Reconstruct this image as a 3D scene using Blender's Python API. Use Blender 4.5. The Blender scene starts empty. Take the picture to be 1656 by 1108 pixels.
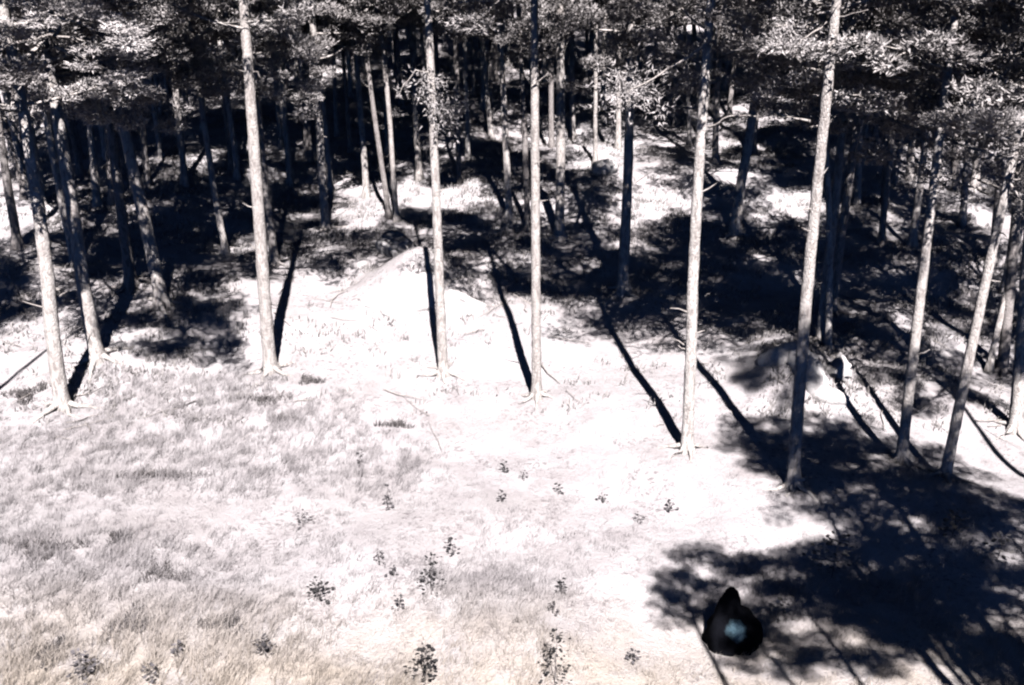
import bpy, math, random
import numpy as np
from mathutils import Vector, Matrix

random.seed(7)
RNG = np.random.default_rng(7)
scene = bpy.context.scene
COL = scene.collection

# ------------------------------------------------------------------ camera
CAM_H = 11.0
PITCH = math.radians(22.7)
ROLL = math.radians(0.8)
cam_d = bpy.data.cameras.new('camera')
cam_d.lens = 35.0
cam_d.sensor_width = 36.0
cam_d.clip_end = 3000.0
cam = bpy.data.objects.new('camera', cam_d)
COL.objects.link(cam)
CAM_M = (Matrix.Translation((0, 0, CAM_H)) @ Matrix.Rotation(math.pi / 2 - PITCH, 4, 'X')
         @ Matrix.Rotation(ROLL, 4, 'Z'))
cam.matrix_world = CAM_M
scene.camera = cam

# ------------------------------------------------------------------ sky and sun
SUN_EL = math.radians(51.0)
SUN_AZ = math.radians(7.5)          # the sun stands behind the camera, a little to its right
to_sun = Vector((math.sin(SUN_AZ) * math.cos(SUN_EL), -math.cos(SUN_AZ) * math.cos(SUN_EL), math.sin(SUN_EL)))
world = bpy.data.worlds.new('World')
scene.world = world
world.use_nodes = True
wn = world.node_tree
sky = wn.nodes.new('ShaderNodeTexSky')
sky.sky_type = 'NISHITA'
sky.sun_disc = False
sky.sun_elevation = SUN_EL
sky.sun_rotation = math.atan2(to_sun.x, to_sun.y)
sky.altitude = 3000.0
sky.air_density = 0.15
sky.dust_density = 0.05
sky.ozone_density = 10.0
wn.nodes['Background'].inputs['Strength'].default_value = 0.05
wn.links.new(sky.outputs['Color'], wn.nodes['Background'].inputs['Color'])
sun_d = bpy.data.lights.new('sun', 'SUN')
sun_d.energy = 5.0
sun_d.angle = math.radians(0.5)
sun_d.color = (1.0, 0.96, 0.955)
sun = bpy.data.objects.new('sun', sun_d)
sun.rotation_euler = (-to_sun).to_track_quat('-Z', 'Y').to_euler()
sun.location = to_sun * 60
COL.objects.link(sun)

vs = scene.view_settings
vs.view_transform = 'Standard'
vs.look = 'None'
vs.exposure = 2.1
vs.gamma = 1.0
vs.use_curve_mapping = False
scene.cycles.max_bounces = 5
scene.cycles.diffuse_bounces = 0
scene.cycles.pixel_filter_type = 'BLACKMAN_HARRIS'
scene.cycles.filter_width = 2.2


# ------------------------------------------------------------------ terrain function
_perm = np.random.default_rng(3).random((256, 256))


def vnoise(x, y):
    x = np.asarray(x, float); y = np.asarray(y, float)
    xi = np.floor(x).astype(int); yi = np.floor(y).astype(int)
    fx = x - xi; fy = y - yi
    fx = fx * fx * (3 - 2 * fx); fy = fy * fy * (3 - 2 * fy)
    a = _perm[xi & 255, yi & 255]; b = _perm[(xi + 1) & 255, yi & 255]
    c = _perm[xi & 255, (yi + 1) & 255]; d = _perm[(xi + 1) & 255, (yi + 1) & 255]
    return (a * (1 - fx) + b * fx) * (1 - fy) + (c * (1 - fx) + d * fx) * fy - 0.5


BUMPS = []      # (x, y, radius, height)


def zfun(x, y):
    x = np.asarray(x, float); y = np.asarray(y, float)
    z = 0.135 * 3.0 * np.logaddexp(0, (y - 25.0) / 3.0)
    z = z - 0.05 * 20 * np.logaddexp(0, (y - 160.0) / 20.0)
    rough = 0.6 + 0.5 / (1 + np.exp(-(y - 26.0) / 1.5))
    rough = np.maximum(rough, 0.6 + 0.5 / (1 + np.exp(-(x - 8.0) / 1.5)))
    z = z + rough * (0.9 * vnoise(x / 7.0 + 3.1, y / 6.0 + 9.7) + 0.46 * vnoise(x / 2.6, y / 2.2 + 40)
                     + 0.13 * vnoise(x / 0.9 + 7, y / 0.9) + 0.06 * vnoise(x / 0.35, y / 0.35 + 5))
    for bx, by, br, bh in BUMPS:
        z = z + bh * np.exp(-((x - bx) ** 2 + (y - by) ** 2) / (br * br))
    return z


FPX = 35.0 / 36.0 * 1656.0


def ray(px, py):
    d = CAM_M.to_3x3() @ Vector(((px - 828.0) / FPX, -(py - 554.0) / FPX, -1.0))
    return d.normalized()


def ground_at(px, py):
    d = ray(px, py)
    t = np.arange(8.0, 160.0, 0.02)
    x = d.x * t; y = d.y * t; z = CAM_H + d.z * t
    hit = np.nonzero(z < zfun(x, y))[0]
    i = hit[0] if len(hit) else len(t) - 1
    return Vector((x[i], y[i], float(zfun(x[i], y[i]))))


def on_plane(px, py, base):
    """the point of a picture ray at the distance of an upright plane through base, facing the camera"""
    d = ray(px, py)
    n = Vector((base.x, base.y, 0)).normalized()
    t = base.dot(n) / d.dot(n)
    p = d * t
    p.z += CAM_H
    return p


for px, py, r, h in ((672, 455, 1.25, 1.05), (1290, 615, 1.3, 0.75), (960, 330, 2.2, 0.45), (1240, 560, 1.6, 0.35),
                     (1330, 900, 2.0, -0.2), (1180, 985, 1.4, -0.25), (560, 130, 5.0, 0.8), (1150, 300, 3.0, 0.5)):
    g = ground_at(px, py)
    BUMPS.append((g.x, g.y, r, h))


# ------------------------------------------------------------------ helpers
def new_mat(name):
    m = bpy.data.materials.new(name)
    m.use_nodes = True
    nt = m.node_tree
    for n in list(nt.nodes):
        nt.nodes.remove(n)
    out = nt.nodes.new('ShaderNodeOutputMaterial')
    bs = nt.nodes.new('ShaderNodeBsdfPrincipled')
    bs.inputs['Roughness'].default_value = 0.9
    bs.inputs['Specular IOR Level'].default_value = 0.15
    nt.links.new(bs.outputs[0], out.inputs[0])
    return m, nt, bs, out


def node(nt, typ, **kw):
    n = nt.nodes.new(typ)
    for k, v in kw.items():
        setattr(n, k, v)
    return n


def noise(nt, scale, detail=4.0, rough=0.55, vec=None, dist=0.0):
    n = nt.nodes.new('ShaderNodeTexNoise')
    n.inputs['Scale'].default_value = scale
    n.inputs['Detail'].default_value = detail
    n.inputs['Roughness'].default_value = rough
    n.inputs['Distortion'].default_value = dist
    if vec is not None:
        nt.links.new(vec, n.inputs['Vector'])
    return n.outputs['Fac']


def ramp(nt, fac, stops):
    r = nt.nodes.new('ShaderNodeValToRGB')
    e = r.color_ramp.elements
    while len(e) > len(stops):
        e.remove(e[-1])
    while len(e) < len(stops):
        e.new(1.0)
    for el, (p, c) in zip(e, stops):
        el.position = p
        el.color = (*c, 1) if len(c) == 3 else c
    nt.links.new(fac, r.inputs[0])
    return r.outputs[0]


def mix(nt, fac, a, b, mode='MIX'):
    m = nt.nodes.new('ShaderNodeMix')
    m.data_type = 'RGBA'
    m.blend_type = mode
    for s, v in ((0, fac), (6, a), (7, b)):
        if hasattr(v, 'is_linked') or hasattr(v, 'links'):
            nt.links.new(v, m.inputs[s])
        elif s == 0:
            m.inputs[0].default_value = v
        else:
            m.inputs[s].default_value = (*v, 1)
    return m.outputs[2]


def bump(nt, bs, h, strength, dist):
    b = nt.nodes.new('ShaderNodeBump')
    b.inputs['Strength'].default_value = strength
    b.inputs['Distance'].default_value = dist
    nt.links.new(h, b.inputs['Height'])
    nt.links.new(b.outputs[0], bs.inputs['Normal'])


def g3(v):
    return (v, v, v)


def ground_material():
    m, nt, bs, out = new_mat('pale_heath_ground')
    pos = node(nt, 'ShaderNodeNewGeometry').outputs['Position']
    big = noise(nt, 0.22, 4, 0.6, pos)
    mid = noise(nt, 1.3, 6, 0.65, pos)
    fine = noise(nt, 9.0, 6, 0.7, pos)
    spk = noise(nt, 28.0, 4, 0.7, pos)
    c = ramp(nt, mid, [(0.3, (0.265, 0.243, 0.248)), (0.62, (0.365, 0.344, 0.350))])
    c = mix(nt, ramp(nt, big, [(0.42, g3(0)), (0.7, g3(0.55))]), c, (0.25, 0.225, 0.22))
    # straw tone of the near meadow, in patches
    sep = node(nt, 'ShaderNodeSeparateXYZ')
    nt.links.new(pos, sep.inputs[0])
    mr = node(nt, 'ShaderNodeMapRange')
    mr.inputs['From Min'].default_value = 15.0
    mr.inputs['From Max'].default_value = 11.5
    nt.links.new(sep.outputs['Y'], mr.inputs['Value'])
    straw = mix(nt, 1.0, mr.outputs[0], ramp(nt, noise(nt, 0.9, 4, 0.6, pos), [(0.35, g3(0.2)), (0.65, g3(1))]), 'MULTIPLY')
    c = mix(nt, straw, c, (0.35, 0.295, 0.235))
    # twig and cone litter gathered in patches
    patch = ramp(nt, noise(nt, 0.8, 3, 0.5, pos), [(0.44, g3(0.08)), (0.62, g3(1))])
    fl = ramp(nt, fine, [(0.52, g3(0)), (0.62, g3(1))])
    lit = mix(nt, 1.0, patch, fl, 'MULTIPLY')
    c = mix(nt, mix(nt, 1.0, lit, g3(0.7), 'MULTIPLY'), c, (0.10, 0.085, 0.088))
    c = mix(nt, mix(nt, 1.0, ramp(nt, spk, [(0.56, g3(0)), (0.70, g3(1))]), g3(0.4), 'MULTIPLY'), c, (0.13, 0.115, 0.115))
    nt.links.new(c, bs.inputs['Base Color'])
    add = node(nt, 'ShaderNodeMath', operation='ADD')
    nt.links.new(fine, add.inputs[0]); nt.links.new(spk, add.inputs[1])
    bump(nt, bs, add.outputs[0], 0.8, 0.09)
    return m


def bark_material(name, light, dark):
    m, nt, bs, out = new_mat(name)
    tc = node(nt, 'ShaderNodeTexCoord').outputs['Object']
    mp = node(nt, 'ShaderNodeMapping')
    mp.inputs['Scale'].default_value = (1, 1, 0.3)
    nt.links.new(tc, mp.inputs[0])
    v = mp.outputs[0]
    n1 = noise(nt, 14, 6, 0.7, v, 0.6)
    n2 = noise(nt, 2.2, 4, 0.6, tc)
    vo = node(nt, 'ShaderNodeTexVoronoi', feature='DISTANCE_TO_EDGE')
    vo.inputs['Scale'].default_value = 34
    nt.links.new(v, vo.inputs['Vector'])
    c = ramp(nt, n1, [(0.38, dark), (0.54, light)])
    c = mix(nt, ramp(nt, n2, [(0.45, g3(0)), (0.72, g3(0.5))]), c, dark)
    c = mix(nt, ramp(nt, vo.outputs[0], [(0.0, g3(0.22)), (0.1, g3(0))]), c, tuple(x * 0.4 for x in dark))
    oi = node(nt, 'ShaderNodeObjectInfo')
    c = mix(nt, ramp(nt, oi.outputs['Random'], [(0, g3(0)), (1, g3(0.4))]), c, dark)
    nt.links.new(c, bs.inputs['Base Color'])
    add = node(nt, 'ShaderNodeMath', operation='ADD')
    nt.links.new(n1, add.inputs[0]); nt.links.new(ramp(nt, vo.outputs[0], [(0, g3(0)), (0.2, g3(0.5))]), add.inputs[1])
    bump(nt, bs, add.outputs[0], 0.8, 0.03)
    return m


def leaf_material(name, ca, cb, trans=0.25, patch_scale=1.2):
    m, nt, bs, out = new_mat(name)
    geo = node(nt, 'ShaderNodeNewGeometry')
    c = ramp(nt, geo.outputs['Random Per Island'], [(0, ca), (1, cb)])
    nz = noise(nt, patch_scale, 3, 0.5, geo.outputs['Position'])
    c = mix(nt, ramp(nt, nz, [(0.35, g3(0)), (0.7, g3(0.5))]), c, tuple(0.55 * x for x in ca))
    if name == 'dry_grass':     # straw toned towards the near end of the meadow
        sep = node(nt, 'ShaderNodeSeparateXYZ')
        nt.links.new(geo.outputs['Position'], sep.inputs[0])
        mr = node(nt, 'ShaderNodeMapRange')
        mr.inputs['From Min'].default_value = 15.0
        mr.inputs['From Max'].default_value = 11.5
        mr.inputs['To Max'].default_value = 0.75
        nt.links.new(sep.outputs['Y'], mr.inputs['Value'])
        c = mix(nt, mr.outputs[0], c, (0.42, 0.35, 0.27))
    oi = node(nt, 'ShaderNodeObjectInfo')
    c = mix(nt, 1.0, c, ramp(nt, oi.outputs['Random'], [(0, g3(0.62)), (1, g3(1.12))]), 'MULTIPLY')
    nt.links.new(c, bs.inputs['Base Color'])
    bs.inputs['Roughness'].default_value = 0.7
    tr = node(nt, 'ShaderNodeBsdfTranslucent')
    nt.links.new(c, tr.inputs['Color'])
    ms = node(nt, 'ShaderNodeMixShader')
    ms.inputs[0].default_value = trans
    nt.links.new(bs.outputs[0], ms.inputs[1]); nt.links.new(tr.outputs[0], ms.inputs[2])
    nt.links.new(ms.outputs[0], out.inputs[0])
    return m


def rock_material(name, lo, mid_, hi):
    m, nt, bs, out = new_mat(name)
    tc = node(nt, 'ShaderNodeTexCoord').outputs['Object']
    n1 = noise(nt, 4.5, 6, 0.65, tc)
    n2 = noise(nt, 22, 5, 0.7, tc)
    c = ramp(nt, n1, [(0.40, lo), (0.52, mid_), (0.62, hi)])
    c = mix(nt, ramp(nt, n2, [(0.56, g3(0)), (0.66, g3(0.6))]), c, (0.11, 0.10, 0.105))
    nt.links.new(c, bs.inputs['Base Color'])
    bump(nt, bs, n2, 0.6, 0.05)
    return m


M_GROUND = ground_material()
M_BARK = bark_material('pale_pine_bark', (0.45, 0.418, 0.398), (0.20, 0.175, 0.165))
M_BARK2 = bark_material('grey_pine_bark', (0.28, 0.255, 0.245), (0.13, 0.114, 0.11))
M_DEAD = bark_material('bleached_dead_wood', (0.36, 0.33, 0.31), (0.2, 0.175, 0.165))
M_NEEDLE = leaf_material('pine_needles', (0.22, 0.203, 0.203), (0.46, 0.428, 0.42), 0.2, 0.9)
M_GRASS = leaf_material('dry_grass', (0.27, 0.248, 0.254), (0.46, 0.428, 0.432), 0.3, 0.7)
M_FLOOR = leaf_material('forest_floor_growth', (0.18, 0.166, 0.163), (0.36, 0.335, 0.327), 0.2, 0.8)
M_DARKLEAF = leaf_material('dark_oak_leaf', (0.010, 0.010, 0.011), (0.035, 0.033, 0.033), 0.05)
M_DIMLEAF = leaf_material('dim_seedling_leaf', (0.03, 0.028, 0.03), (0.11, 0.10, 0.105), 0.1)
M_PALELEAF = leaf_material('pale_shrub_leaf', (0.06, 0.057, 0.055), (0.3, 0.28, 0.27), 0.15)
M_HEATH = leaf_material('dark_heath_twigs', (0.045, 0.041, 0.043), (0.15, 0.135, 0.133), 0.05, 3.0)
M_ROCK2 = rock_material('mottled_rock', (0.09, 0.084, 0.088), (0.26, 0.246, 0.243), (0.36, 0.342, 0.335))
M_ROCK = rock_material('pale_rock', (0.27, 0.255, 0.253), (0.35, 0.33, 0.325), (0.39, 0.372, 0.365))
M_CHAR = bark_material('dark_stump_bark', (0.03, 0.027, 0.028), (0.012, 0.011, 0.012))


def black_lump_material():
    m, nt, bs, out = new_mat('black_lump')  # near black with a speckled bluish patch; what it is made of is unknown
    tc = node(nt, 'ShaderNodeTexCoord').outputs['Object']
    n1 = noise(nt, 9, 5, 0.6, tc)
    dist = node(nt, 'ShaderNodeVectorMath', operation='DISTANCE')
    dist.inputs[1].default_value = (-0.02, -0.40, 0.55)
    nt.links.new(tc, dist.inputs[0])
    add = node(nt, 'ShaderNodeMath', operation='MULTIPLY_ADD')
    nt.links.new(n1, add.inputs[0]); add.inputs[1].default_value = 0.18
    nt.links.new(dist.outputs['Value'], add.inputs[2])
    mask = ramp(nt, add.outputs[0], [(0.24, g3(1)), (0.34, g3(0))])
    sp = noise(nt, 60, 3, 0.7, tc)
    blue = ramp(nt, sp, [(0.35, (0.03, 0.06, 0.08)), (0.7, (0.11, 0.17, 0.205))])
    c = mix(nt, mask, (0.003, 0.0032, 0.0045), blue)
    nt.links.new(c, bs.inputs['Base Color'])
    bs.inputs['Specular IOR Level'].default_value = 0.02
    bump(nt, bs, n1, 0.5, 0.05)
    return m


M_BLACK = black_lump_material()


def mesh_np(name, verts, faces_flat, loop_starts, loop_totals, mat, smooth=False):
    me = bpy.data.meshes.new(name)
    verts = np.asarray(verts, np.float32)
    me.vertices.add(len(verts))
    me.vertices.foreach_set('co', verts.ravel())
    me.loops.add(len(faces_flat))
    me.loops.foreach_set('vertex_index', np.asarray(faces_flat, np.int32))
    me.polygons.add(len(loop_starts))
    me.polygons.foreach_set('loop_start', np.asarray(loop_starts, np.int32))
    me.polygons.foreach_set('loop_total', np.asarray(loop_totals, np.int32))
    me.update(calc_edges=True)
    if smooth:
        me.polygons.foreach_set('use_smooth', np.ones(len(loop_starts), bool))
    me.materials.append(mat)
    return me


def tri_mesh(name, verts, tris, mat):
    tris = np.asarray(tris, np.int32)
    n = len(tris)
    return mesh_np(name, verts, tris.ravel(), np.arange(n) * 3, np.full(n, 3), mat)


def obj(name, me, parent=None, loc=None, **props):
    o = bpy.data.objects.new(name, me)
    COL.objects.link(o)
    if parent is not None:
        o.parent = parent
    if loc is not None:
        o.location = loc
    for k, v in props.items():
        if v:
            o[k] = v
    return o


class MB:
    """collects tubes into one mesh"""
    def __init__(self):
        self.v = []; self.f = []

    def tube(self, pts, rads, sides=8, jitter=0.0, flare=0.0, cap=True):
        pts = [Vector(p) for p in pts]
        b0 = len(self.v)
        ph = [random.uniform(0, 6.28) for _ in range(3)]
        for i, (p, r) in enumerate(zip(pts, rads)):
            a = pts[min(i + 1, len(pts) - 1)] - pts[max(i - 1, 0)]
            a.normalize()
            ref = Vector((1, 0, 0)) if abs(a.x) < 0.8 else Vector((0, 1, 0))
            u = a.cross(ref).normalized(); w = a.cross(u)
            for k in range(sides):
                t = 2 * math.pi * k / sides
                rr = r * (1 + jitter * random.uniform(-1, 1))
                if flare:
                    h = (p - pts[0]).length
                    rr *= 1 + flare * math.exp(-h / 0.22) * (0.65 + 0.5 * math.cos(3 * t + ph[0]) + 0.3 * math.cos(5 * t + ph[1]))
                self.v.append(p + (u * math.cos(t) + w * math.sin(t)) * rr)
            if i:
                for k in range(sides):
                    k2 = (k + 1) % sides
                    o0 = b0 + (i - 1) * sides; o1 = b0 + i * sides
                    self.f.append((o0 + k, o0 + k2, o1 + k2, o1 + k))
        if cap:
            self.f.append(tuple(b0 + (len(pts) - 1) * sides + k for k in range(sides)))

    def mesh(self, name, mat, smooth=True):
        me = bpy.data.meshes.new(name)
        me.from_pydata([tuple(p) for p in self.v], [], self.f)
        me.materials.append(mat)
        if smooth:
            me.polygons.foreach_set('use_smooth', np.ones(len(me.polygons), bool))
        return me


# ------------------------------------------------------------------ ground sheet
def axis(lo, hi, fine_lo, fine_hi, step, grow=1.22):
    a = list(np.arange(fine_lo, fine_hi + 1e-6, step))
    s = step; p = fine_hi
    while p < hi:
        s *= grow; p += s; a.append(p)
    s = step; p = fine_lo
    while p > lo:
        s *= grow; p -= s; a.insert(0, p)
    return np.array(a)


gx = axis(-900, 900, -24, 24, 0.16)
gy = axis(-300, 1500, 9, 62, 0.16)
GX, GY = np.meshgrid(gx, gy)
GZ = zfun(GX, GY)
gv = np.stack([GX, GY, GZ], -1).reshape(-1, 3)
nx, ny = len(gx), len(gy)
ii = (np.arange(ny - 1)[:, None] * nx + np.arange(nx - 1)[None, :]).ravel()
quads = np.stack([ii, ii + 1, ii + nx + 1, ii + nx], -1)
gme = mesh_np('ground', gv, quads.ravel(), np.arange(len(quads)) * 4, np.full(len(quads), 4), M_GROUND, True)
ground = obj('ground', gme, kind='structure')


# ------------------------------------------------------------------ pine crowns (shared meshes)
def needle_tris(P, D, n_per, length, width, rng):
    """a spray of thin triangles at every point P, leaning along D"""
    n = len(P)
    P = np.repeat(P, n_per, 0); D = np.repeat(D, n_per, 0)
    d = D + rng.normal(0, 0.75, P.shape)
    d /= np.linalg.norm(d, axis=1, keepdims=True) + 1e-9
    s = np.cross(d, rng.normal(0, 1, P.shape))
    s /= np.linalg.norm(s, axis=1, keepdims=True) + 1e-9
    L = length * rng.uniform(0.6, 1.25, (len(P), 1)); W = width * rng.uniform(0.6, 1.3, (len(P), 1))
    a = P - s * W * 0.5; b = P + s * W * 0.5; c = P + d * L
    v = np.stack([a, b, c], 1).reshape(-1, 3)
    t = np.arange(len(v)).reshape(-1, 3)
    return v, t


def make_crown(seed, L, R, nlimb, sparse=1.0, droop=0.0, bough_mat=None):
    rng = np.random.default_rng(seed)
    random.seed(seed)
    limbs = MB()
    tips = []; dirs = []; size = []
    for i in range(nlimb):
        t = (i + rng.uniform(0, 0.8)) / nlimb
        z0 = t * L * 0.92
        az = i * 2.4 + rng.uniform(-0.5, 0.5)
        prof = (0.55 + 0.9 * t) if t < 0.35 else (1.0 - 0.75 * ((t - 0.35) / 0.65) ** 1.5)
        ln = R * prof * rng.uniform(0.65, 1.1)
        el = rng.uniform(-0.15, 0.25) + 0.75 * t - droop
        h = np.array([math.cos(az), math.sin(az), 0.0])
        pts = []
        p = np.array([0, 0, z0]); e = el
        nseg = 6
        for k in range(nseg + 1):
            pts.append(p.copy())
            e += rng.uniform(-0.16, 0.24)
            az2 = rng.uniform(-0.28, 0.28)
            h = np.array([h[0] * math.cos(az2) - h[1] * math.sin(az2), h[0] * math.sin(az2) + h[1] * math.cos(az2), 0])
            p = p + (h * math.cos(e) + np.array([0, 0, math.sin(e)])) * ln / nseg
        r0 = 0.018 + 0.017 * ln
        limbs.tube(pts, [r0 * (1 - 0.8 * k / nseg) for k in range(nseg + 1)], 5)
        ntw = max(4, int(ln * 4.6))
        for q in range(ntw):
            s = rng.uniform(0.3, 1.0)
            k = min(int(s * nseg), nseg - 1)
            b = pts[k] + (pts[k + 1] - pts[k]) * (s * nseg - k)
            dv = pts[k + 1] - pts[k]; dv /= np.linalg.norm(dv)
            out = dv * rng.uniform(0.2, 0.9) + rng.normal(0, 0.55, 3) + np.array([0, 0, 0.25 - droop])
            out /= np.linalg.norm(out)
            tl = rng.uniform(0.3, 0.8)
            e1 = b + out * tl * 0.5 + np.array([0, 0, 0.03]); e2 = b + out * tl
            limbs.tube([b, e1, e2], [0.012, 0.009, 0.005], 3, cap=False)
            tips.append(e2); dirs.append(out); size.append(rng.uniform(0.24, 0.42))
    P = []; D = []
    for c, d, s in zip(tips, dirs, size):
        n = int(125 * sparse * (s / 0.33) ** 2)
        g = rng.normal(0, 1, (n, 3)); g /= np.linalg.norm(g, axis=1, keepdims=True)
        rr = rng.uniform(0.25, 1, (n, 1)) ** 0.6
        off = g * rr * s * np.array([1, 1, 0.5])
        P.append(c + off)
        D.append(0.5 * d + 0.6 * g + np.array([0, 0, 0.5]))
    P = np.concatenate(P); D = np.concatenate(D)
    D /= np.linalg.norm(D, axis=1, keepdims=True)
    v, t = needle_tris(P, D, 3, 0.10, 0.032, rng)
    return tri_mesh('needles', v, t, M_NEEDLE), limbs.mesh('boughs', bough_mat or M_BARK), L


CROWNS = [make_crown(11, 5.5, 2.1, 18), make_crown(12, 6.5, 2.4, 20), make_crown(13, 5.0, 1.8, 16),
          make_crown(14, 6.0, 2.2, 19, 0.8), make_crown(15, 4.6, 2.5, 15)]
SPARSE = [make_crown(21, 5.0, 1.9, 12, 0.5, 0.0, M_DEAD), make_crown(22, 4.2, 1.8, 12, 0.16, 0.2, M_DEAD)]
print('crown tris', [len(c[0].polygons) for c in CROWNS + SPARSE])


# ------------------------------------------------------------------ pines
def limb_part(tree, base, pix, r0, name='branch', depth_push=0.0, mat=None):
    """a bare branch through picture points, at the distance of its trunk"""
    pts = [on_plane(px, py, base) for px, py in pix]
    fwd = Vector((base.x, base.y, 0)).normalized()
    n = len(pts) - 1
    pts = [p - fwd * (depth_push * i / max(n, 1)) - base for i, p in enumerate(pts)]
    fine = []
    for i in range(n):
        for k in range(3):
            q = pts[i].lerp(pts[i + 1], k / 3)
            if i + k:
                q += Vector([random.uniform(-0.02, 0.02) for _ in range(3)])
            fine.append(q)
    fine.append(pts[-1])
    m = MB()
    m.tube(fine, [r0 * (1 - 0.75 * i / (len(fine) - 1)) for i in range(len(fine))], 6, 0.12)
    return obj(name, m.mesh(name, mat or M_DEAD), tree)


def pine(base, top_dir, dia, height, crown_base, crown=None, label='', group='', scale=1.0, mat=None, crowns=None,
         bend=0.15, detail=False, roots=False, seed=None, stubs=0, rot=None, shift=(0, 0)):
    if seed is not None:
        random.seed(seed)
    t = obj('pine_tree', None, None, base, label=label, category='tree', group=group)
    t.empty_display_size = 0.3
    d = top_dir.normalized()
    side = Vector((random.uniform(-1, 1), random.uniform(-1, 1), 0))
    n = max(14, int(height / (0.16 if detail else 0.4)))
    ph = random.uniform(0, 6.28); fr = random.uniform(0.8, 1.5)
    pts = []; rads = []
    for i in range(n + 1):
        s = i / n
        h = s * height
        w = bend * (math.sin(fr * 3.1 * s + ph) - math.sin(ph)) * min(1, s * 4)
        p = d * (h / max(d.z, 0.5)) + side * w
        p.z = h - 0.15 if i == 0 else h
        pts.append(p)
        rads.append(dia / 2 * (1 - 0.62 * s ** 1.15))
    rads[-1] *= 0.3
    m = MB()
    m.tube(pts, rads, 14 if detail else 10, 0.07, 1.0)
    tr = obj('trunk', m.mesh('trunk', mat or M_BARK), t)
    if detail or roots:
        a0 = random.uniform(0, 6.28)
        for k in range(5):
            a = a0 + k * 1.257 + random.uniform(-0.35, 0.35)
            ln = dia * random.uniform(1.6, 3.2)
            rp = []
            for j in range(5):
                q = j / 4
                rr = dia * 0.25 + q * ln
                aa = a + 0.3 * q * random.uniform(-1, 1)
                xx = math.cos(aa) * rr; yy = math.sin(aa) * rr
                gz = float(zfun(base.x + xx, base.y + yy)) - base.z
                rp.append((xx, yy, gz + (0.16, 0.07, 0.025, 0.0, -0.05)[j] * (0.7 + dia)))
            rm = MB()
            rm.tube(rp, [dia * 0.24, dia * 0.19, dia * 0.14, dia * 0.10, dia * 0.05], 7, 0.08)
            obj('root', rm.mesh('root', mat or M_BARK), t)
    for k in range(stubs):
        h = random.uniform(0.25, 0.85) * crown_base
        i = min(int(h / height * n), n - 1)
        p = pts[i]; a = random.uniform(0, 6.28)
        dv = Vector((math.cos(a), math.sin(a), random.uniform(-0.1, 0.5)))
        ln = random.uniform(0.12, 0.45)
        sm = MB()
        sm.tube([p, p + dv * (rads[i] + ln * 0.5), p + dv * (rads[i] + ln) + Vector((0, 0, random.uniform(-0.08, 0.08)))],
                [0.022, 0.015, 0.007], 5)
        obj('branch_stub', sm.mesh('branch_stub', M_DEAD), t)
    # crown seated on the trunk
    cset = crowns or CROWNS
    ci = crown if crown is not None else random.randrange(len(cset))
    ned, bou, L = cset[ci % len(cset)]
    i = min(int(crown_base / height * n), n - 1)
    rz = rot if rot is not None else random.uniform(0, 6.28)
    vs_ = (height - crown_base) / L * 1.02
    c = obj('crown', ned, t, pts[i] + Vector((shift[0], shift[1], 0)))
    c.scale = (scale, scale, vs_); 
    c.rotation_euler = (d.y * -0.6, d.x * 0.6, rz)
    b = obj('boughs', bou, c)
    return t


def pine_px(bx, by, ux, uy, wpx, height, crown_base, label, group='', branches=(), sprays=(), low=None, wf=0.78, **kw):
    base = ground_at(bx, by)
    up = on_plane(ux, uy, base)
    dist = (base - Vector((0, 0, CAM_H))).length
    dia = wf * wpx / FPX * dist
    t = pine(base, up - base, dia, height, crown_base, label=label, group=group, **kw)
    for pix, r0, push in branches:
        limb_part(t, base, pix, r0, depth_push=push)
    if sprays:
        rng = np.random.default_rng(int(bx))
        P = []; D = []
        for px, py, r, n in sprays:
            c = on_plane(px, py, base) - base + Vector((0, -0.2, 0))
            g = rng.normal(0, 0.5, (n, 3)) * r
            P.append(np.array(c[:]) + g); D.append(g / r + np.array([0, 0, -0.2]))
        P = np.concatenate(P); D = np.concatenate(D)
        v, tr = needle_tris(P, D, 3, 0.11, 0.03, rng)
        obj('needle_spray', tri_mesh('needle_spray', v, tr, M_NEEDLE), t)
    if low is not None:
        ned, bou, L = SPARSE[low[1]]
        d = (up - base).normalized()
        c = obj('lower_crown', ned, t, d * (low[0] / d.z) + Vector((0.2, 1.5, 0)))
        c.scale = (1.1, 1.1, 0.8)
        c.rotation_euler.z = random.uniform(0, 6.28)
        obj('boughs', bou, c)
    return t, base


G1 = 'pines along the front edge of the wood'
G2 = 'pines standing inside the wood'
G3 = 'slim pines far back under the canopy'
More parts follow.
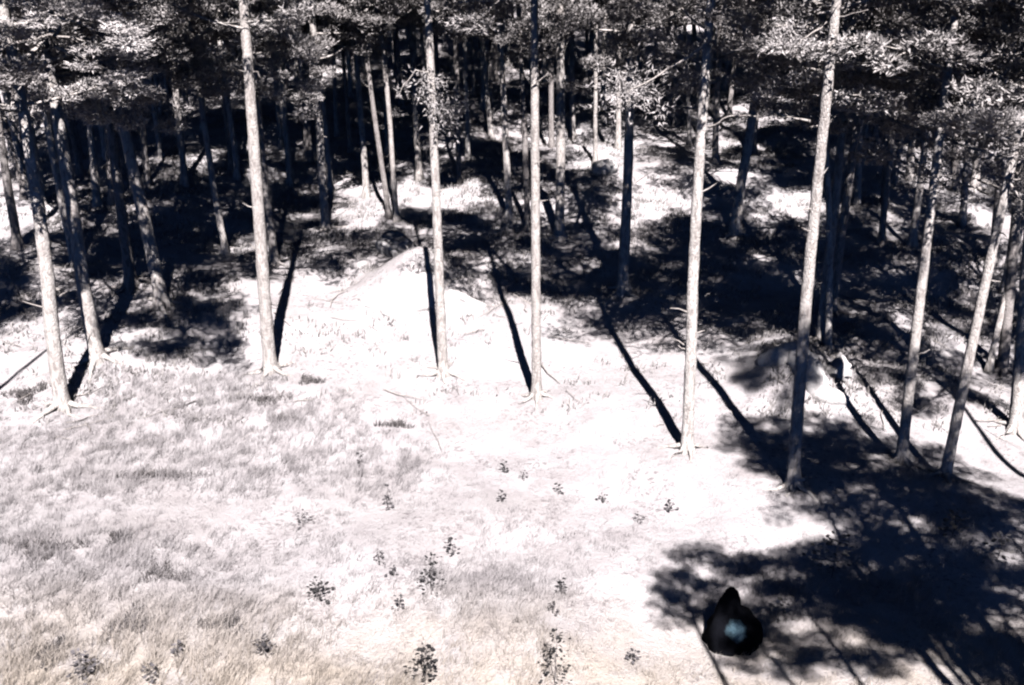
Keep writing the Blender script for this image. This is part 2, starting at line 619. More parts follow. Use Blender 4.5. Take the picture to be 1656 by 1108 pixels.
# base px, upper px, width px at the foot, height, height of crown base
FRONT = [
    (103, 660, 7, 150, 30, 13.0, 6.9, 'pale pine at the far left, nearest to the left edge of the clearing', dict(crown=1, seed=31, stubs=2,
        branches=[([(20, 166), (35, 162), (50, 185), (70, 196)], 0.03, 0.2)])),
    (158, 582, 58, 115, 29, 13.5, 7.2, 'pale pine second from the left on the clearing edge, leaning left', dict(crown=4, seed=32, stubs=1,
        branches=[([(62, 110), (35, 60), (95, 57), (160, 76)], 0.035, 0.9)])),
    (437, 600, 396, 80, 28, 14.0, 8.4, 'thick pale pine with short snags, left of the sunlit clearing', dict(crown=3, seed=33, stubs=2,
        branches=[([(401, 120), (417, 116), (423, 128)], 0.02, 0.0), ([(398, 118), (380, 110)], 0.014, 0.0), ([(403, 155), (414, 148)], 0.02, 0.0)])),
    (717, 607, 692, 40, 22, 14.5, 9.0, 'slender white pine with a drooping leafy side branch mid clearing', dict(crown=2, seed=34, stubs=2, sprays=[(680, 128, .25, 40), (648, 145, .2, 25), (700, 135, .3, 60), (712, 165, .35, 90), (728, 180, .35, 90), (742, 172, .25, 50), (715, 195, .3, 50), (690, 160, .2, 30)],
        branches=[([(695, 118), (672, 112), (655, 135), (642, 158)], 0.018, 0.2), ([(696, 120), (703, 148), (722, 160), (738, 168), (748, 182)], 0.018, 0.3)])),
    (868, 643, 862, 0, 22, 15.5, 9.6, 'straight white pine in the middle of the clearing edge', dict(crown=0, seed=35, stubs=3,
        branches=[([(861, 138), (874, 128), (887, 116)], 0.022, 0.1), ([(864, 264), (871, 262), (879, 257)], 0.018, 0.1)])),
    (1110, 729, 1152, 60, 26, 15.0, 9.3, 'white pine with a long bare branch reaching left, right of the clearing', dict(crown=1, seed=36, stubs=5, bend=0.16, low=(7.0, 0), shift=(0, 1.0), sprays=[(1010, 140, .45, 90), (1030, 125, .4, 70), (1000, 160, .4, 60), (1045, 150, .4, 60), (985, 130, .35, 45), (1060, 175, .3, 25)],
        branches=[([(1150, 68), (1143, 71), (1096, 100), (1060, 122), (1015, 144)], 0.04, 0.6), ([(1146, 205), (1158, 200), (1176, 186), (1200, 181), (1232, 184)], 0.03, 0.5),
                  ([(1140, 480), (1142, 475), (1148, 472)], 0.014, 0.1), ([(1147, 75), (1134, 48), (1112, 18)], 0.02, 0.3)])),
    (1281, 786, 1345, 0, 27, 15.0, 9.3, 'tall pine with a shaded foot, standing before the pale rock ledge', dict(crown=3, seed=37, stubs=3, bend=0.14, low=(7.0, 0), shift=(0, 1.0),
        branches=[([(1342, 28), (1365, 26), (1404, 13)], 0.022, 0.4), ([(1338, 88), (1352, 72), (1376, 58)], 0.03, 0.2), ([(1344, 32), (1320, 48), (1300, 62), (1284, 92)], 0.02, 0.5),
                  ([(1336, 101), (1352, 100), (1372, 102)], 0.016, 0.2)])),
    (1457, 748, 1508, 300, 22, 13.5, 7.6, 'pine right of the rock ledge, dark below and pale above', dict(crown=0, seed=38, stubs=2, low=(5.8, 1),
        branches=[([(1512, 220), (1524, 213), (1552, 212)], 0.02, 0.2)])),
    (1528, 773, 1636, 240, 22, 13.0, 7.2, 'right leaning pine with bare branches reaching out of frame', dict(crown=2, seed=39, stubs=3, low=(5.6, 1),
        branches=[([(1628, 292), (1638, 289), (1662, 285)], 0.03, 0.2), ([(1628, 292), (1640, 303), (1650, 322), (1654, 345)], 0.03, 0.3)])),
    (1641, 694, 1662, 450, 24, 13.0, 7.0, 'pale pine cut by the right edge of the picture', dict(crown=4, seed=40, low=(5.4, 0))),
    (1621, 602, 1645, 330, 21, 12.5, 6.6, 'dark pine just inside the right edge, behind the right leaning pine', dict(crown=1, seed=41, mat='g')),
]
MID = [
    (262, 493, 192, 120, 25, 13.5, 7.4, 'flared foot pine at the edge of the left shade patch'),
    (212, 465, 172, 140, 22, 13.0, 7.2, 'dark pine just left of the flared foot pine'),
    (122, 430, 75, 200, 16, 12.5, 7.0, 'thin dark pine half hidden behind the second pale pine'),
    (366, 412, 328, 215, 13, 13.0, 7.2, 'slim crooked pine in the shade left of the thick snagged pine'),
    (445, 428, 412, 175, 17, 13.5, 7.6, 'pine close behind the thick snagged pine, on its right'),
    (528, 372, 500, 80, 17, 13.5, 7.4, 'dark pine in the black shade right of the snagged pine'),
    (642, 358, 611, 20, 11, 14.0, 8.6, 'thin pale pine behind the round boulder, right of a twin'),
    (629, 352, 590, 34, 11, 13.5, 8.2, 'thin pale pine behind the round boulder, left of a twin'),
    (593, 320, 579, 40, 13, 13.5, 7.6, 'dark pine left of the thin twin pines'),
    (678, 292, 662, 47, 13, 13.5, 7.8, 'pine with a pale spreading foot, left of the leafy white pine'),
    (744, 296, 730, 57, 12, 13.0, 7.4, 'pine in shade close right of the leafy white pine'),
    (795, 225, 776, 68, 10, 13.0, 7.6, 'thin dark pine leaning left above a sunlit bank'),
    (824, 357, 811, 88, 15, 13.5, 7.8, 'pine with a wide sunlit foot, left of the middle white pine'),
    (853, 374, 846, 95, 13, 13.0, 7.6, 'dark pine close behind the middle white pine'),
    (905, 388, 907, 125, 21, 13.5, 7.8, 'thick grey pine right of the middle white pine'),
    (926, 225, 923, 68, 12, 13.0, 7.6, 'pine with a pale foot behind the thick grey pine'),
    (892, 238, 890, 34, 11, 13.0, 7.8, 'pale thin pine between the white pine and the thick grey pine'),
    (963, 268, 960, 27, 9, 13.0, 7.8, 'very thin pine rising by the small white slab'),
    (1007, 473, 1018, 150, 23, 13.5, 8.8, 'thick pine with white upper trunk and black lower trunk'),
    (1157, 266, 1157, 95, 13, 13.0, 7.4, 'dark pine close behind the white pine with the long branch'),
    (1116, 234, 1109, 95, 9, 12.5, 7.2, 'thin dark pine left of the white pine with the long branch'),
    (1187, 380, 1214, 135, 20, 13.5, 7.8, 'black pine with its back to the sunlit slope, right of centre'),
    (1218, 251, 1225, 139, 13, 13.0, 7.6, 'short lit pine trunk rising from the sunlit slope patch'),
    (1327, 556, 1352, 250, 19, 13.5, 7.8, 'black pine close beside the tall ledge pine'),
    (1339, 567, 1346, 203, 13, 13.0, 7.6, 'thin pine rising just behind the faceted boulder'),
    (1346, 505, 1374, 220, 18, 13.5, 7.6, 'dark pine leaning right behind the rock ledge'),
    (1387, 333, 1391, 220, 11, 12.5, 7.0, 'slim lit pine with a pale spreading foot at right'),
    (1576, 306, 1584, 200, 15, 13.0, 7.2, 'dark pine in the right background beside a sunlit bank'),
    (1546, 308, 1546, 200, 13, 13.0, 7.0, 'dark pine left of the right background bank'),
]
BACK = [  # far back, mostly dark
    (158, 335, 135, 100, 14), (182, 330, 165, 100, 13), (70, 330, 40, 120, 15), (30, 400, -5, 200, 16),
    (385, 290, 368, 120, 12), (376, 275, 356, 110, 11), (300, 300, 280, 110, 13), (240, 300, 222, 120, 12),
    (470, 300, 447, 80, 11), (500, 262, 487, 50, 17), (455, 240, 440, 60, 10), (567, 246, 550, 60, 9), (545, 220, 535, 40, 9),
    (716, 218, 705, 50, 11), (757, 258, 755, 34, 10), (802, 130, 800, 40, 8), (690, 170, 684, 30, 8), (640, 130, 634, 20, 8),
    (860, 150, 858, 30, 8), (1010, 170, 1008, 20, 11), (1000, 240, 1000, 60, 11), (1060, 130, 1062, 20, 9), (1133, 172, 1126, 60, 9), (1090, 200, 1092, 60, 9),
    (1272, 145, 1270, 10, 10), (1300, 210, 1306, 60, 11), (1245, 120, 1248, 10, 8), (1430, 330, 1442, 150, 14), (1470, 290, 1482, 120, 13),
    (1415, 230, 1424, 80, 11), (1510, 200, 1518, 60, 11), (1620, 260, 1634, 90, 13), (1650, 210, 1660, 60, 11), (1360, 160, 1366, 30, 10),
    (330, 210, 320, 60, 10), (410, 180, 402, 40, 9), (200, 220, 188, 60, 11), (110, 240, 95, 70, 11), (20, 260, 0, 80, 12), (1560, 150, 1566, 20, 9),
    (270, 150, 262, 20, 8), (140, 140, 130, 20, 8), (480, 130, 474, 20, 8), (590, 110, 586, 10, 7), (740, 105, 738, 10, 7), (920, 110, 920, 10, 7),
    (1120, 100, 1122, 10, 7), (1200, 70, 1202, 5, 7), (1450, 110, 1456, 10, 8), (1630, 110, 1638, 10, 8), (380, 90, 376, 5, 7), (40, 130, 30, 10, 8),
    (1475, 400, 1494, 200, 14), (1604, 425, 1628, 200, 15), (1556, 365, 1570, 180, 13), (1425, 395, 1440, 200, 13), (990, 85, 990, 5, 7), (830, 75, 830, 5, 6), (660, 70, 658, 0, 6), (1330, 90, 1334, 5, 7),
]
for bx, by, ux, uy, w, h, cb, lab, kw in FRONT:
    kw = dict(kw)
    if kw.get('mat') == 'g':
        kw['mat'] = M_BARK2
    pine_px(bx, by, ux, uy, w, h, cb, lab, G1, scale=1.55, detail=True, wf=0.72, **kw)
for i, (bx, by, ux, uy, w, h, cb, lab) in enumerate(MID):
    pine_px(bx, by, ux, uy, w, h - 1.2, cb - 1.9, lab, G2, seed=100 + i, roots=w > 14, stubs=2 if w > 12 else 1, mat=M_BARK2 if i % 3 == 1 else M_BARK, scale=1.4)
REFS = [(25, 'the far left pine'), (72, 'the second pale pine from the left'), (402, 'the thick snagged pine'), (698, 'the leafy white pine'), (863, 'the middle white pine'),
        (1146, 'the long branched white pine'), (1333, 'the tall ledge pine'), (1517, 'the pale topped pine at right'), (1645, 'the right leaning pine'),
        (196, 'the flared foot pine'), (500, 'the dark pine in black shade'), (611, 'the thin twin pines'), (818, 'the wide footed pine'), (908, 'the thick grey pine'),
        (962, 'the very thin pine'), (1018, 'the white topped thick pine'), (1213, 'the black pine right of centre'), (1372, 'the dark pine behind the ledge')]
_r = random.Random(77)
_n = 0
while _n < 46:
    bx = _r.uniform(0, 1656); by = _r.uniform(110, 330) if bx < 560 or bx > 1330 else _r.uniform(100, 250)
    ux = bx - 0.05 * (828 - bx) * (by - 20) / 400
    if all(abs(q[2] - ux) > 9 for q in BACK + [(f[0], f[1], f[2]) for f in MID]):
        BACK.append((bx, by, ux - (828 - bx) * 0.02, max(by - 180, 10), 5.5 + by * 0.022))
        _n += 1
used = set()


def back_label(ux, by):
    tier = 'halfway back' if by > 240 else ('far back' if by > 150 else 'at the very back')
    for rx, rn in sorted(REFS, key=lambda q: abs(q[0] - ux)):
        for extra in ('just', 'farther'):
            l = 'slim pine %s, %s %s of %s' % (tier, extra, 'left' if ux < rx else 'right', rn)
            if l not in used:
                used.add(l)
                return l


for i, (bx, by, ux, uy, w) in enumerate(BACK):
    pine_px(bx, by, ux, uy, w, random.uniform(10.5, 12.5), random.uniform(4.6, 5.8), back_label(ux, by), G3, scale=1.4, seed=300 + i, mat=M_BARK2 if i % 2 else M_BARK)

# pines that stand beside the clearing, outside the frame, and shade it: each is set where its crown's shade falls
G4 = 'pines beside the clearing outside the frame'
SH = Vector((to_sun.x, to_sun.y, 0)) / to_sun.z
# aim px, crown width, crown depth, crown mesh, crown centre height, crown length
SHADE = [(1222, 598, 0.5, 0.6, 1, 18.0, 2.4), (1268, 728, 0.85, 0.6, 0, 13.0, 2.0), (1370, 725, 1.15, 0.85, 1, 11.2, 3.0),
         (1440, 800, 1.1, 0.65, 3, 10.2, 2.0), (1590, 812, 1.2, 0.6, 0, 10.2, 1.8),
         (1430, 955, 1.1, 0.85, 3, 10.2, 2.4), (1590, 962, 1.3, 0.85, 1, 10.2, 2.4), (1480, 1050, 0.9, 0.5, 4, 10.2, 1.4), (1640, 1085, 0.6, 0.5, 2, 10.2, 1.2),
         (1112, 978, 0.42, 0.36, 2, 10.2, 1.2), (1280, 985, 0.95, 0.6, 4, 10.2, 1.6), (1240, 1055, 0.5, 0.4, 2, 10.2, 1.0),
         (1480, 590, 0.9, 0.9, 1, 10.2, 4.0), (1620, 520, 1.1, 1.1, 0, 10.2, 5.0), (1560, 400, 1.3, 1.3, 1, 9.0, 5.5), (1450, 325, 1.2, 1.2, 3, 9.0, 5.5),
         (1610, 300, 1.5, 1.5, 0, 9.0, 6.0), (1400, 400, 0.8, 0.8, 2, 9.5, 3.0), (60, 395, 1.1, 1.1, 3, 9.5, 4.5), (20, 475, 0.75, 0.75, 2, 10.2, 3.5), (-60, 440, 0.9, 0.9, 1, 10.2, 5.0)]
for i, (px, py, sx, sy, ci, hc, cl) in enumerate(SHADE):
    b = ground_at(px, py) + SH * hc
    b.z = float(zfun(b.x, b.y))
    random.seed(500 + i)
    t = pine(b, Vector((random.uniform(-0.03, 0.03), random.uniform(-0.03, 0.03), 1)), 0.17, hc + cl / 2, hc - cl / 2, crown=ci,
             label='pine beside the clearing, outside the picture, its shade reaching in', group=G4, seed=500 + i, rot=0.0 if sx != sy else None)
    for c in t.children:
        if c.name.startswith('crown'):
            c.scale.x = 1.15 * sx; c.scale.y = 1.15 * sy
b = Vector((-14.0, 18.2, float(zfun(-14.0, 18.2))))
t = pine(b, Vector((0.3, 0, 1)), 0.16, 12.0, 8.8, crown=1, scale=1.1, seed=540, shift=(3.2, 0),
         label='pine outside the left edge, its crown filling the top left corner', group=G4)
limb_part(t, b, [(-60, 130), (15, 72), (80, 57), (120, 62), (160, 76)], 0.045)
# the wood going on up the slope and to both sides
G5 = 'far pines at the top of the slope'
k = 0
for r in range(5):
    y = 50 + r * 6.5
    half = 0.62 * y + 4
    n = int(half * 2 / 4.2)
    for j in range(n):
        random.seed(900 + k); k += 1
        x = -half + (j + random.uniform(0.1, 0.9)) * 2 * half / n
        yy = y + random.uniform(-2.5, 2.5)
        pine(Vector((x, yy, float(zfun(x, yy)))), Vector((random.uniform(-0.03, 0.03), random.uniform(-0.03, 0.03), 1)), random.uniform(0.2, 0.32),
             random.uniform(10.5, 13), random.uniform(4.6, 6.0), label='distant pine at the top of the slope, its crown merging with others', group=G5,
             scale=1.3, seed=900 + k, mat=M_BARK2 if k % 2 else M_BARK)


# ------------------------------------------------------------------ rocks
def ico(sub):
    import bmesh
    bm = bmesh.new()
    bmesh.ops.create_icosphere(bm, subdivisions=sub, radius=1.0)
    v = np.array([p.co[:] for p in bm.verts]); f = np.array([[q.index for q in p.verts] for p in bm.faces])
    bm.free()
    return v, f


ICO = ico(4)


def rock(px, py, size, label, cat='boulder', name='boulder', seed=1, facet=0.0, rough=0.16, sink=0.35, mat=None, rz=0.0, smooth=True, skirt=0.0):
    g = ground_at(px, py)
    rng = np.random.default_rng(seed)
    v = ICO[0].copy()
    o = rng.uniform(0, 50, 3)
    n = vnoise(v[:, 0] * 1.3 + o[0], v[:, 1] * 1.3 + v[:, 2] * 1.1 + o[1]) + 0.5 * vnoise(v[:, 2] * 2.9 + o[2], v[:, 0] * 2.9 - v[:, 1] * 2.1)
    v = v * (1 + 2.2 * rough * n)[:, None]
    for _ in range(int(facet)):
        d = rng.normal(0, 1, 3); d /= np.linalg.norm(d)
        h = rng.uniform(0.62, 0.8)
        p = v @ d
        v = v - np.where(p > h, (p - h) * 0.9, 0)[:, None] * d
    v = v + 0.03 * vnoise(v[:, 0] * 9 + 3 * v[:, 2], v[:, 1] * 9 - 2 * v[:, 2])[:, None] * v
    if skirt:
        k = 1 + skirt * np.clip(0.35 - v[:, 2], 0, 1)
        v[:, 0] *= k; v[:, 1] *= k
    v = v * np.array(size)
    me = tri_mesh(name, v, ICO[1], mat or M_ROCK)
    if smooth:
        me.polygons.foreach_set('use_smooth', np.ones(len(me.polygons), bool))
    ob = obj(name, me, None, g + Vector((0, 0, size[2] * (1 - 2 * sink))), label=label, category=cat)
    ob.rotation_euler.z = rz
    return ob


rock(640, 412, (0.62, 0.55, 0.52), 'round mottled boulder at the top of the clearing, behind the pale hump', seed=3, sink=0.3, rough=0.3, facet=3, mat=M_ROCK2)
rock(655, 452, (1.0, 0.75, 0.8), 'pale low rock hump in front of the round mottled boulder', seed=5, rough=0.3, facet=6, sink=0.86, skirt=0.9)
rock(738, 478, (0.55, 0.6, 0.50), 'small pale rock close right of the leafy white pine', seed=8, facet=5, sink=0.75, rough=0.3, skirt=0.8)
rock(1357, 612, (0.33, 0.30, 0.38), 'faceted grey boulder right of the rock ledge, beside a thin pine', seed=12, facet=9, sink=0.22, smooth=False, rough=0.3)
rock(974, 278, (0.50, 0.5, 0.42), 'small white slab beside the very thin pine on the shaded slope', name='stone_slab', cat='rock', seed=14, facet=8, sink=0.35, smooth=False)
rock(85, 472, (0.26, 0.10, 0.08), 'pale piece of fallen wood lying behind the far left pine', name='fallen_log', cat='log', seed=21, sink=0.1, mat=M_DEAD, rz=0.4)
m = MB()
pp = [ground_at(*q) for q in ((1228, 588), (1258, 580), (1282, 572), (1300, 592), (1316, 618), (1330, 640), (1368, 650))]
fine = []
for i in range(len(pp) - 1):
    for k in range(4):
        fine.append(pp[i].lerp(pp[i + 1], k / 4) + Vector((0, 0, 0.02)))
fine.append(pp[-1])
m.tube(fine, [0.12 + 0.24 * math.sin(math.pi * (i + 0.6) / (len(fine) + 0.2)) ** 0.7 + random.uniform(-0.03, 0.03) for i in range(len(fine))], 14, 0.07)
obj('rock_ledge', m.mesh('rock_ledge', M_ROCK), label='long pale rock ledge curving down behind the tall pine with a shaded foot', category='rock')


# ------------------------------------------------------------------ dark spot of unknown nature, built as a black lump with a bluish patch
g = ground_at(1184, 1040)
rng = np.random.default_rng(2)
m = MB()
prof = [(-0.15, 0.50), (0.0, 0.50), (0.15, 0.49), (0.32, 0.46), (0.46, 0.39), (0.60, 0.28), (0.74, 0.20), (0.9, 0.16), (1.04, 0.11), (1.12, 0.04)]
m.tube([(-0.12 * max(h, 0) + 0.03 * math.sin(7 * h), 0.02, h) for h, r in prof], [r for h, r in prof], 24, 0.02, 0.0)
for q in m.v:
    a = math.atan2(q.y, q.x)
    k = 0.93 + 0.10 * math.sin(2 * a + 0.9) + 0.07 * math.sin(5 * a + 6 * q.z) + 0.05 * math.sin(9 * a - 9 * q.z)
    q.x *= k; q.y *= k
obj('blob', m.mesh('blob', M_BLACK), None, g, label='black bell shaped stump with a pale bluish patch, in the foreground shade', category='blob')


# ------------------------------------------------------------------ grass
def blades(P, H, W, lean, rng, curl=0.5):
    n = len(P)
    az = rng.uniform(0, 2 * np.pi, n)
    side = np.stack([np.cos(az), np.sin(az), np.zeros(n)], 1)
    ld = rng.normal(0, 0.45, (n, 2)) + lean
    tip = np.stack([ld[:, 0], ld[:, 1], np.ones(n)], 1) * H[:, None]
    midp = np.stack([ld[:, 0] * 0.35, ld[:, 1] * 0.35, np.full(n, 0.58)], 1) * H[:, None]
    a = P - side * W[:, None] * 0.5; b = P + side * W[:, None] * 0.5
    c = P + midp - side * W[:, None] * 0.4; d = P + midp + side * W[:, None] * 0.4
    e = P + tip
    e[:, 2] -= curl * 0.3 * H * np.minimum(np.abs(ld).sum(1), 1.2)
    v = np.stack([a, b, c, d, e], 1).reshape(-1, 3)
    k = np.arange(n)[:, None] * 5
    t = np.concatenate([k + np.array([[0, 1, 3]]), k + np.array([[0, 3, 2]]), k + np.array([[2, 3, 4]])], 1).reshape(-1, 3)
    return v, t


def scatter(n, y0, y1, rng, margin=2.5):
    y = y0 + (y1 - y0) * rng.random(n) ** 1.15
    half = 0.56 * (y * 0.92 + 4.2) + margin
    x = (rng.random(n) * 2 - 1) * half
    return x, y


rng = np.random.default_rng(99)
# tall dry meadow grass, in clumps
x, y = scatter(16000, 9.5, 23.5, rng)
tall = 0.5 + 1.3 * vnoise(x / 2.3 + 11, y / 1.9 + 3) + 0.6 * vnoise(x / 0.8, y / 0.8)
tall = tall + 0.5 / (1 + np.exp((x + 3.5) / 1.6)) - 0.25 / (1 + np.exp(-(x + 1.0) / 1.5)) - 0.06 * (y - 14.5)
keep = rng.random(len(x)) < np.clip(tall, 0.35, 1)
x, y, tall = x[keep], y[keep], np.clip(tall[keep], 0.02, 1.1)
rep = 15
cx = np.repeat(x, rep) + rng.normal(0, 0.06, len(x) * rep); cy = np.repeat(y, rep) + rng.normal(0, 0.06, len(x) * rep)
T = np.repeat(tall, rep)
H = (0.05 + 0.21 * T) * rng.uniform(0.5, 1.25, len(cx)); W = 0.004 + 0.006 * rng.random(len(cx))
lean = np.stack([0.35 + 0.35 * vnoise(cx / 1.5, cy / 1.5), 0.15 + 0.3 * vnoise(cx / 1.7 + 9, cy / 1.7)], 1)
v, t = blades(np.stack([cx, cy, zfun(cx, cy) - 0.01], 1), H, W, lean, rng)
obj('dry_grass', tri_mesh('dry_grass', v, t, M_GRASS), kind='stuff', label='tall dry grass covering the near meadow', category='grass')
print('grass tris', len(t))
# short growth of the forest floor
x, y = scatter(15000, 21.0, 62, rng)
dens = 0.5 + 1.4 * vnoise(x / 1.8 + 5, y / 1.5 + 8)
clear = np.exp(-(((x + 1.5) / 7.0) ** 4 + ((y - 22) / 5.5) ** 4))
keep = rng.random(len(x)) < np.clip(dens, 0.08, 1) * (1 - 0.85 * clear)
x, y = x[keep], y[keep]
rep = 9
cx = np.repeat(x, rep) + rng.normal(0, 0.13, len(x) * rep); cy = np.repeat(y, rep) + rng.normal(0, 0.10, len(x) * rep)
H = rng.uniform(0.07, 0.24, len(cx)); W = 0.022 + 0.02 * rng.random(len(cx))
v, t = blades(np.stack([cx, cy, zfun(cx, cy) - 0.01], 1), H, W, np.array([[0.2, 0.1]]), rng, 0.8)
obj('forest_floor_growth', tri_mesh('forest_floor_growth', v, t, M_FLOOR), kind='stuff', label='low grass and dwarf growth on the forest floor', category='undergrowth')


# ------------------------------------------------------------------ seedlings and low shrubs
def leafy(px, py, h_px, w_px, label, name='oak_seedling', cat='seedling', n=26, leaf=0.055, mat=None, seed=0, group='', tiers=False):
    g = ground_at(px, py)
    dist = (g - Vector((0, 0, CAM_H))).length
    h = h_px / FPX * dist / 0.85; w = w_px / FPX * dist / 2
    rng = np.random.default_rng(1000 + seed)
    random.seed(1000 + seed)
    tob = obj(name, None, None, g, label=label, category=cat, group=group)
    m = MB()
    m.tube([(0, 0, -0.04), (0.02 * rng.normal(), 0.02 * rng.normal(), h * 0.5), (0.04 * rng.normal(), 0.04 * rng.normal(), h)], [0.008, 0.006, 0.003], 5)
    V = []; T = []
    lob = rng.integers(1, 4); lph = rng.uniform(0, 6.28)
    for i in range(n):
        zz = h * (0.18 + 0.85 * (i / n)) if not tiers else h * (0.2 + 0.2 * (i % 5)) + 0.01 * rng.normal()
        rad = w * (1.1 - 0.75 * zz / h) * rng.uniform(0.35, 1.05)
        a = i * 2.39996 + rng.uniform(-0.6, 0.6)
        rad *= 0.55 + 0.75 * (0.5 + 0.5 * math.sin(lob * a + lph)) + 0.25 * rng.normal()
        p = np.array([math.cos(a) * rad, math.sin(a) * rad, zz])
        if i % 3 == 0:
            m.tube([(0, 0, zz * 0.9), (p[0] * 0.5, p[1] * 0.5, zz * 0.97), tuple(p)], [0.004, 0.003, 0.002], 3, cap=False)
        d = np.array([math.cos(a), math.sin(a), rng.uniform(-0.35, 0.45)]); d /= np.linalg.norm(d)
        s = np.cross(d, [0, 0, 1]); s /= np.linalg.norm(s)
        s = s + np.array([0, 0, rng.uniform(-0.5, 0.5)])
        up = np.cross(s, d)
        L = leaf * rng.uniform(0.45, 1.45); W = L * 0.34
        b = len(V)
        V += [p, p + d * L * .35 + s * W, p + d * L * .75 + s * W * .85, p + d * L, p + d * L * .75 - s * W * .85, p + d * L * .35 - s * W,
              p + d * L * .5 - up * L * 0.08]
        T += [(b, b + 1, b + 6), (b + 1, b + 2, b + 6), (b + 2, b + 3, b + 6), (b + 3, b + 4, b + 6), (b + 4, b + 5, b + 6), (b + 5, b, b + 6)]
    obj('stem', m.mesh('stem', M_HEATH), tob)
    obj('foliage', tri_mesh('foliage', np.array(V), T, mat or M_DARKLEAF), tob)
    return tob


GS = 'dark leaved seedlings in the meadow'
SEED = [
    (698, 962, 62, 44, 46, 'largest dark seedling in the middle of the near meadow'),
    (512, 972, 42, 50, 26, 'dark low seedling left of the largest meadow seedling'),
    (908, 962, 34, 18, 16, 'narrow dark seedling right of the largest meadow seedling'),
    (688, 1106, 60, 60, 40, 'wide dark seedling at the bottom edge, left of the tiered one'),
    (897, 1106, 80, 58, 46, 'tall tiered dark seedling at the bottom edge below centre'),
    (137, 1104, 60, 44, 36, 'bushy seedling in the bottom left corner'),
    (425, 1060, 36, 40, 22, 'seedling with pale tips near the bottom, left of centre'),
    (290, 1066, 34, 26, 16, 'small dark seedling between the corner bush and the pale tipped one'),
    (246, 1106, 36, 34, 18, 'small dark seedling touching the bottom edge at left'),
    (1024, 1072, 28, 26, 14, 'small seedling at the bottom, left of the black stump'),
    (817, 766, 28, 12, 12, 'thin upright seedling highest in the sunny clearing'),
    (846, 776, 18, 16, 9, 'low seedling just right of the highest clearing seedling'),
    (811, 812, 24, 14, 12, 'seedling below the thin upright one in the clearing'),
    (974, 814, 18, 22, 11, 'low spreading seedling right of the clearing middle'),
    (1082, 828, 20, 22, 12, 'low seedling near the right end of the clearing'),
    (628, 824, 46, 14, 14, 'sparse tall seedling left of the clearing middle'),
    (584, 760, 40, 8, 9, 'bare thin seedling at the upper left of the clearing'),
    (903, 800, 24, 12, 8, 'tiny seedling between the two low clearing seedlings'),
    (645, 986, 32, 20, 14, 'grey seedling below left of the largest meadow seedling'),
    (614, 912, 28, 30, 16, 'dim seedling upper left of the largest meadow seedling'),
    (636, 932, 20, 18, 10, 'small seedling between the dim one and the largest one'),
    (730, 900, 40, 26, 12, 'sparse seedling behind the largest meadow seedling'),
    (894, 992, 24, 22, 10, 'sparse seedling below the narrow dark one'),
    (1030, 846, 20, 24, 9, 'tiny scattered seedling left of the right clearing seedling'),
    (490, 852, 30, 36, 20, 'dark seedling clump left of centre in the grass'),
]
for i, (px, py, hp, wp, n, lab) in enumerate(SEED):
    leafy(px, py, hp * (1.0 if i in (0, 3, 4) else 0.75), wp * (1.0 if i in (0, 3, 4) else 0.8), lab, n=int(n * 1.4), seed=i, group=GS, tiers=(i in (4, 15)), leaf=random.uniform(0.05, 0.075), mat=M_DARKLEAF if i in (0, 1, 2, 3, 4, 10, 13) else M_DIMLEAF)
leafy(1538, 872, 36, 50, 'pale leaved shrub in the shade at the right', name='shrub', cat='shrub', n=60, leaf=0.09, mat=M_PALELEAF, seed=60)
leafy(1612, 905, 36, 34, 'small pale shrub close to the right edge, in shade', name='shrub', cat='shrub', n=36, leaf=0.08, mat=M_PALELEAF, seed=61)
leafy(1345, 935, 60, 90, 'pale leaved shrub at the edge of the deep shade, above the black stump', name='shrub', cat='shrub', n=90, leaf=0.09, mat=M_PALELEAF, seed=62)
leafy(1264, 1000, 30, 24, 'small pale plant right of the black stump', name='shrub', cat='shrub', n=18, leaf=0.09, mat=M_PALELEAF, seed=63)


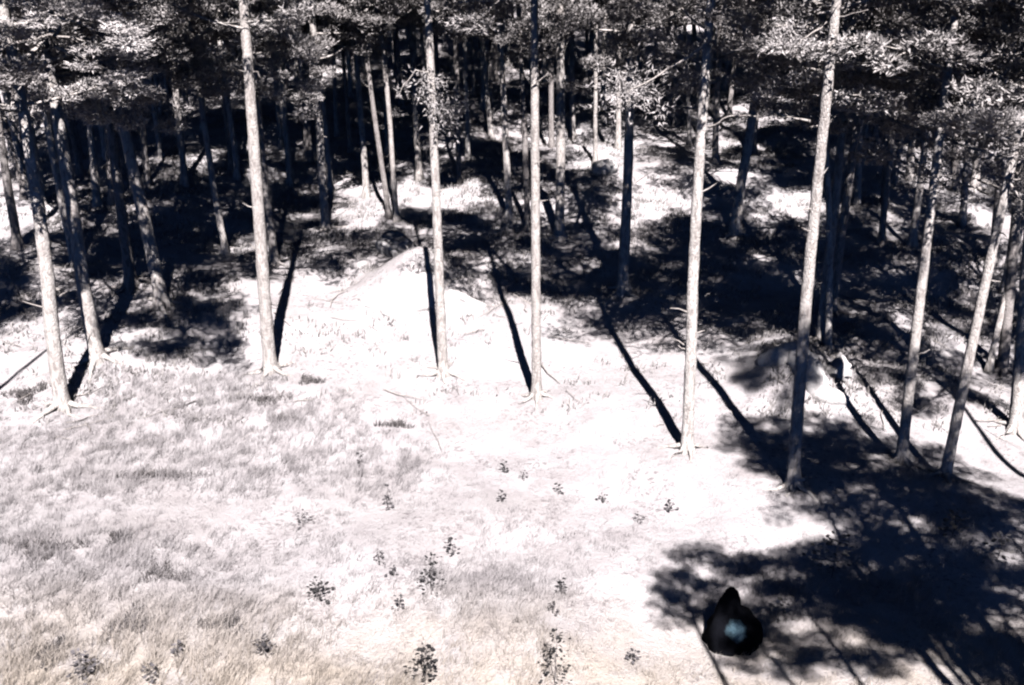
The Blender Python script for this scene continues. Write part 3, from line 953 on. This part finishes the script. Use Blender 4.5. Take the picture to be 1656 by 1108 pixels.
def heath(px, py, w_px, h_px, label, seed):
    g = ground_at(px, py)
    dist = (g - Vector((0, 0, CAM_H))).length
    w = w_px / FPX * dist / 2; dp = h_px / FPX * dist / 2 / 0.6
    rng = np.random.default_rng(2000 + seed)
    n = int(330 * max(w * dp, 0.08) ** 0.6 / 0.3)
    a = rng.uniform(0, 6.283, n); r = np.sqrt(rng.random(n)) * (0.75 + 0.5 * np.sin(3 * a + seed))
    x = g.x + np.cos(a) * r * w; y = g.y + np.sin(a) * r * dp
    P = np.stack([x, y, zfun(x, y) - 0.01], 1) - np.array([[g.x, g.y, g.z]])
    v, t = blades(P, rng.uniform(0.06, 0.2, n), rng.uniform(0.012, 0.03, n), np.array([[0.1, 0.1]]), rng)
    obj('heather_clump', tri_mesh('heather_clump', v, t, M_HEATH), None, g, label=label, category='heather', group='dark heather clumps in the left meadow')


HEATH = [(70, 888, 110, 30, 'wide dark heather clump by the left edge of the meadow'), (190, 872, 34, 24, 'small dark heather clump right of the wide left one'),
         (262, 930, 70, 30, 'dark heather clump in the left meadow, below the small one'), (210, 1010, 60, 40, 'heather clump low in the left meadow, above the corner bush'),
         (365, 1012, 70, 30, 'dark heather clump in the lower left meadow, right of the others'), (40, 640, 60, 30, 'dark heather patch at the foot of the far left pine'),
         (430, 648, 80, 18, 'faint heather patch below the thick snagged pine'), (455, 680, 50, 16, 'faint heather patch right of and below the thick snagged pine'),
         (500, 618, 40, 18, 'small heather patch right of the thick snagged pine'), (260, 770, 160, 16, 'long thin heather streak across the upper left meadow'),
         (640, 690, 60, 12, 'thin heather streak in the clearing below the leafy white pine'), (80, 1060, 50, 40, 'dark heather clump in the bottom left corner')]
for i, h in enumerate(HEATH):
    heath(*h, seed=i)


# ------------------------------------------------------------------ fallen twigs on the forest floor
rng = np.random.default_rng(5)
m = MB()
random.seed(5)
for k in range(420):
    y = 20 + 32 * rng.random() ** 1.2
    x = (rng.random() * 2 - 1) * (0.56 * (y * 0.92 + 4) + 1)
    if abs(x + 1.5) < 6 and y < 26 and rng.random() < 0.8:
        continue
    a = rng.uniform(0, 6.28); L = rng.uniform(0.3, 1.4)
    pts = []
    for j in range(4):
        q = (j / 3 - 0.5) * L
        xx = x + math.cos(a) * q + rng.normal(0, 0.03); yy = y + math.sin(a) * q + rng.normal(0, 0.03)
        pts.append((xx, yy, float(zfun(xx, yy)) + 0.03 + 0.05 * rng.random()))
    r = rng.uniform(0.006, 0.02)
    m.tube(pts, [r, r * 0.9, r * 0.7, r * 0.4], 4)
obj('twig_litter', m.mesh('twig_litter', M_DEAD), kind='stuff', label='fallen twigs strewn over the forest floor', category='twigs')
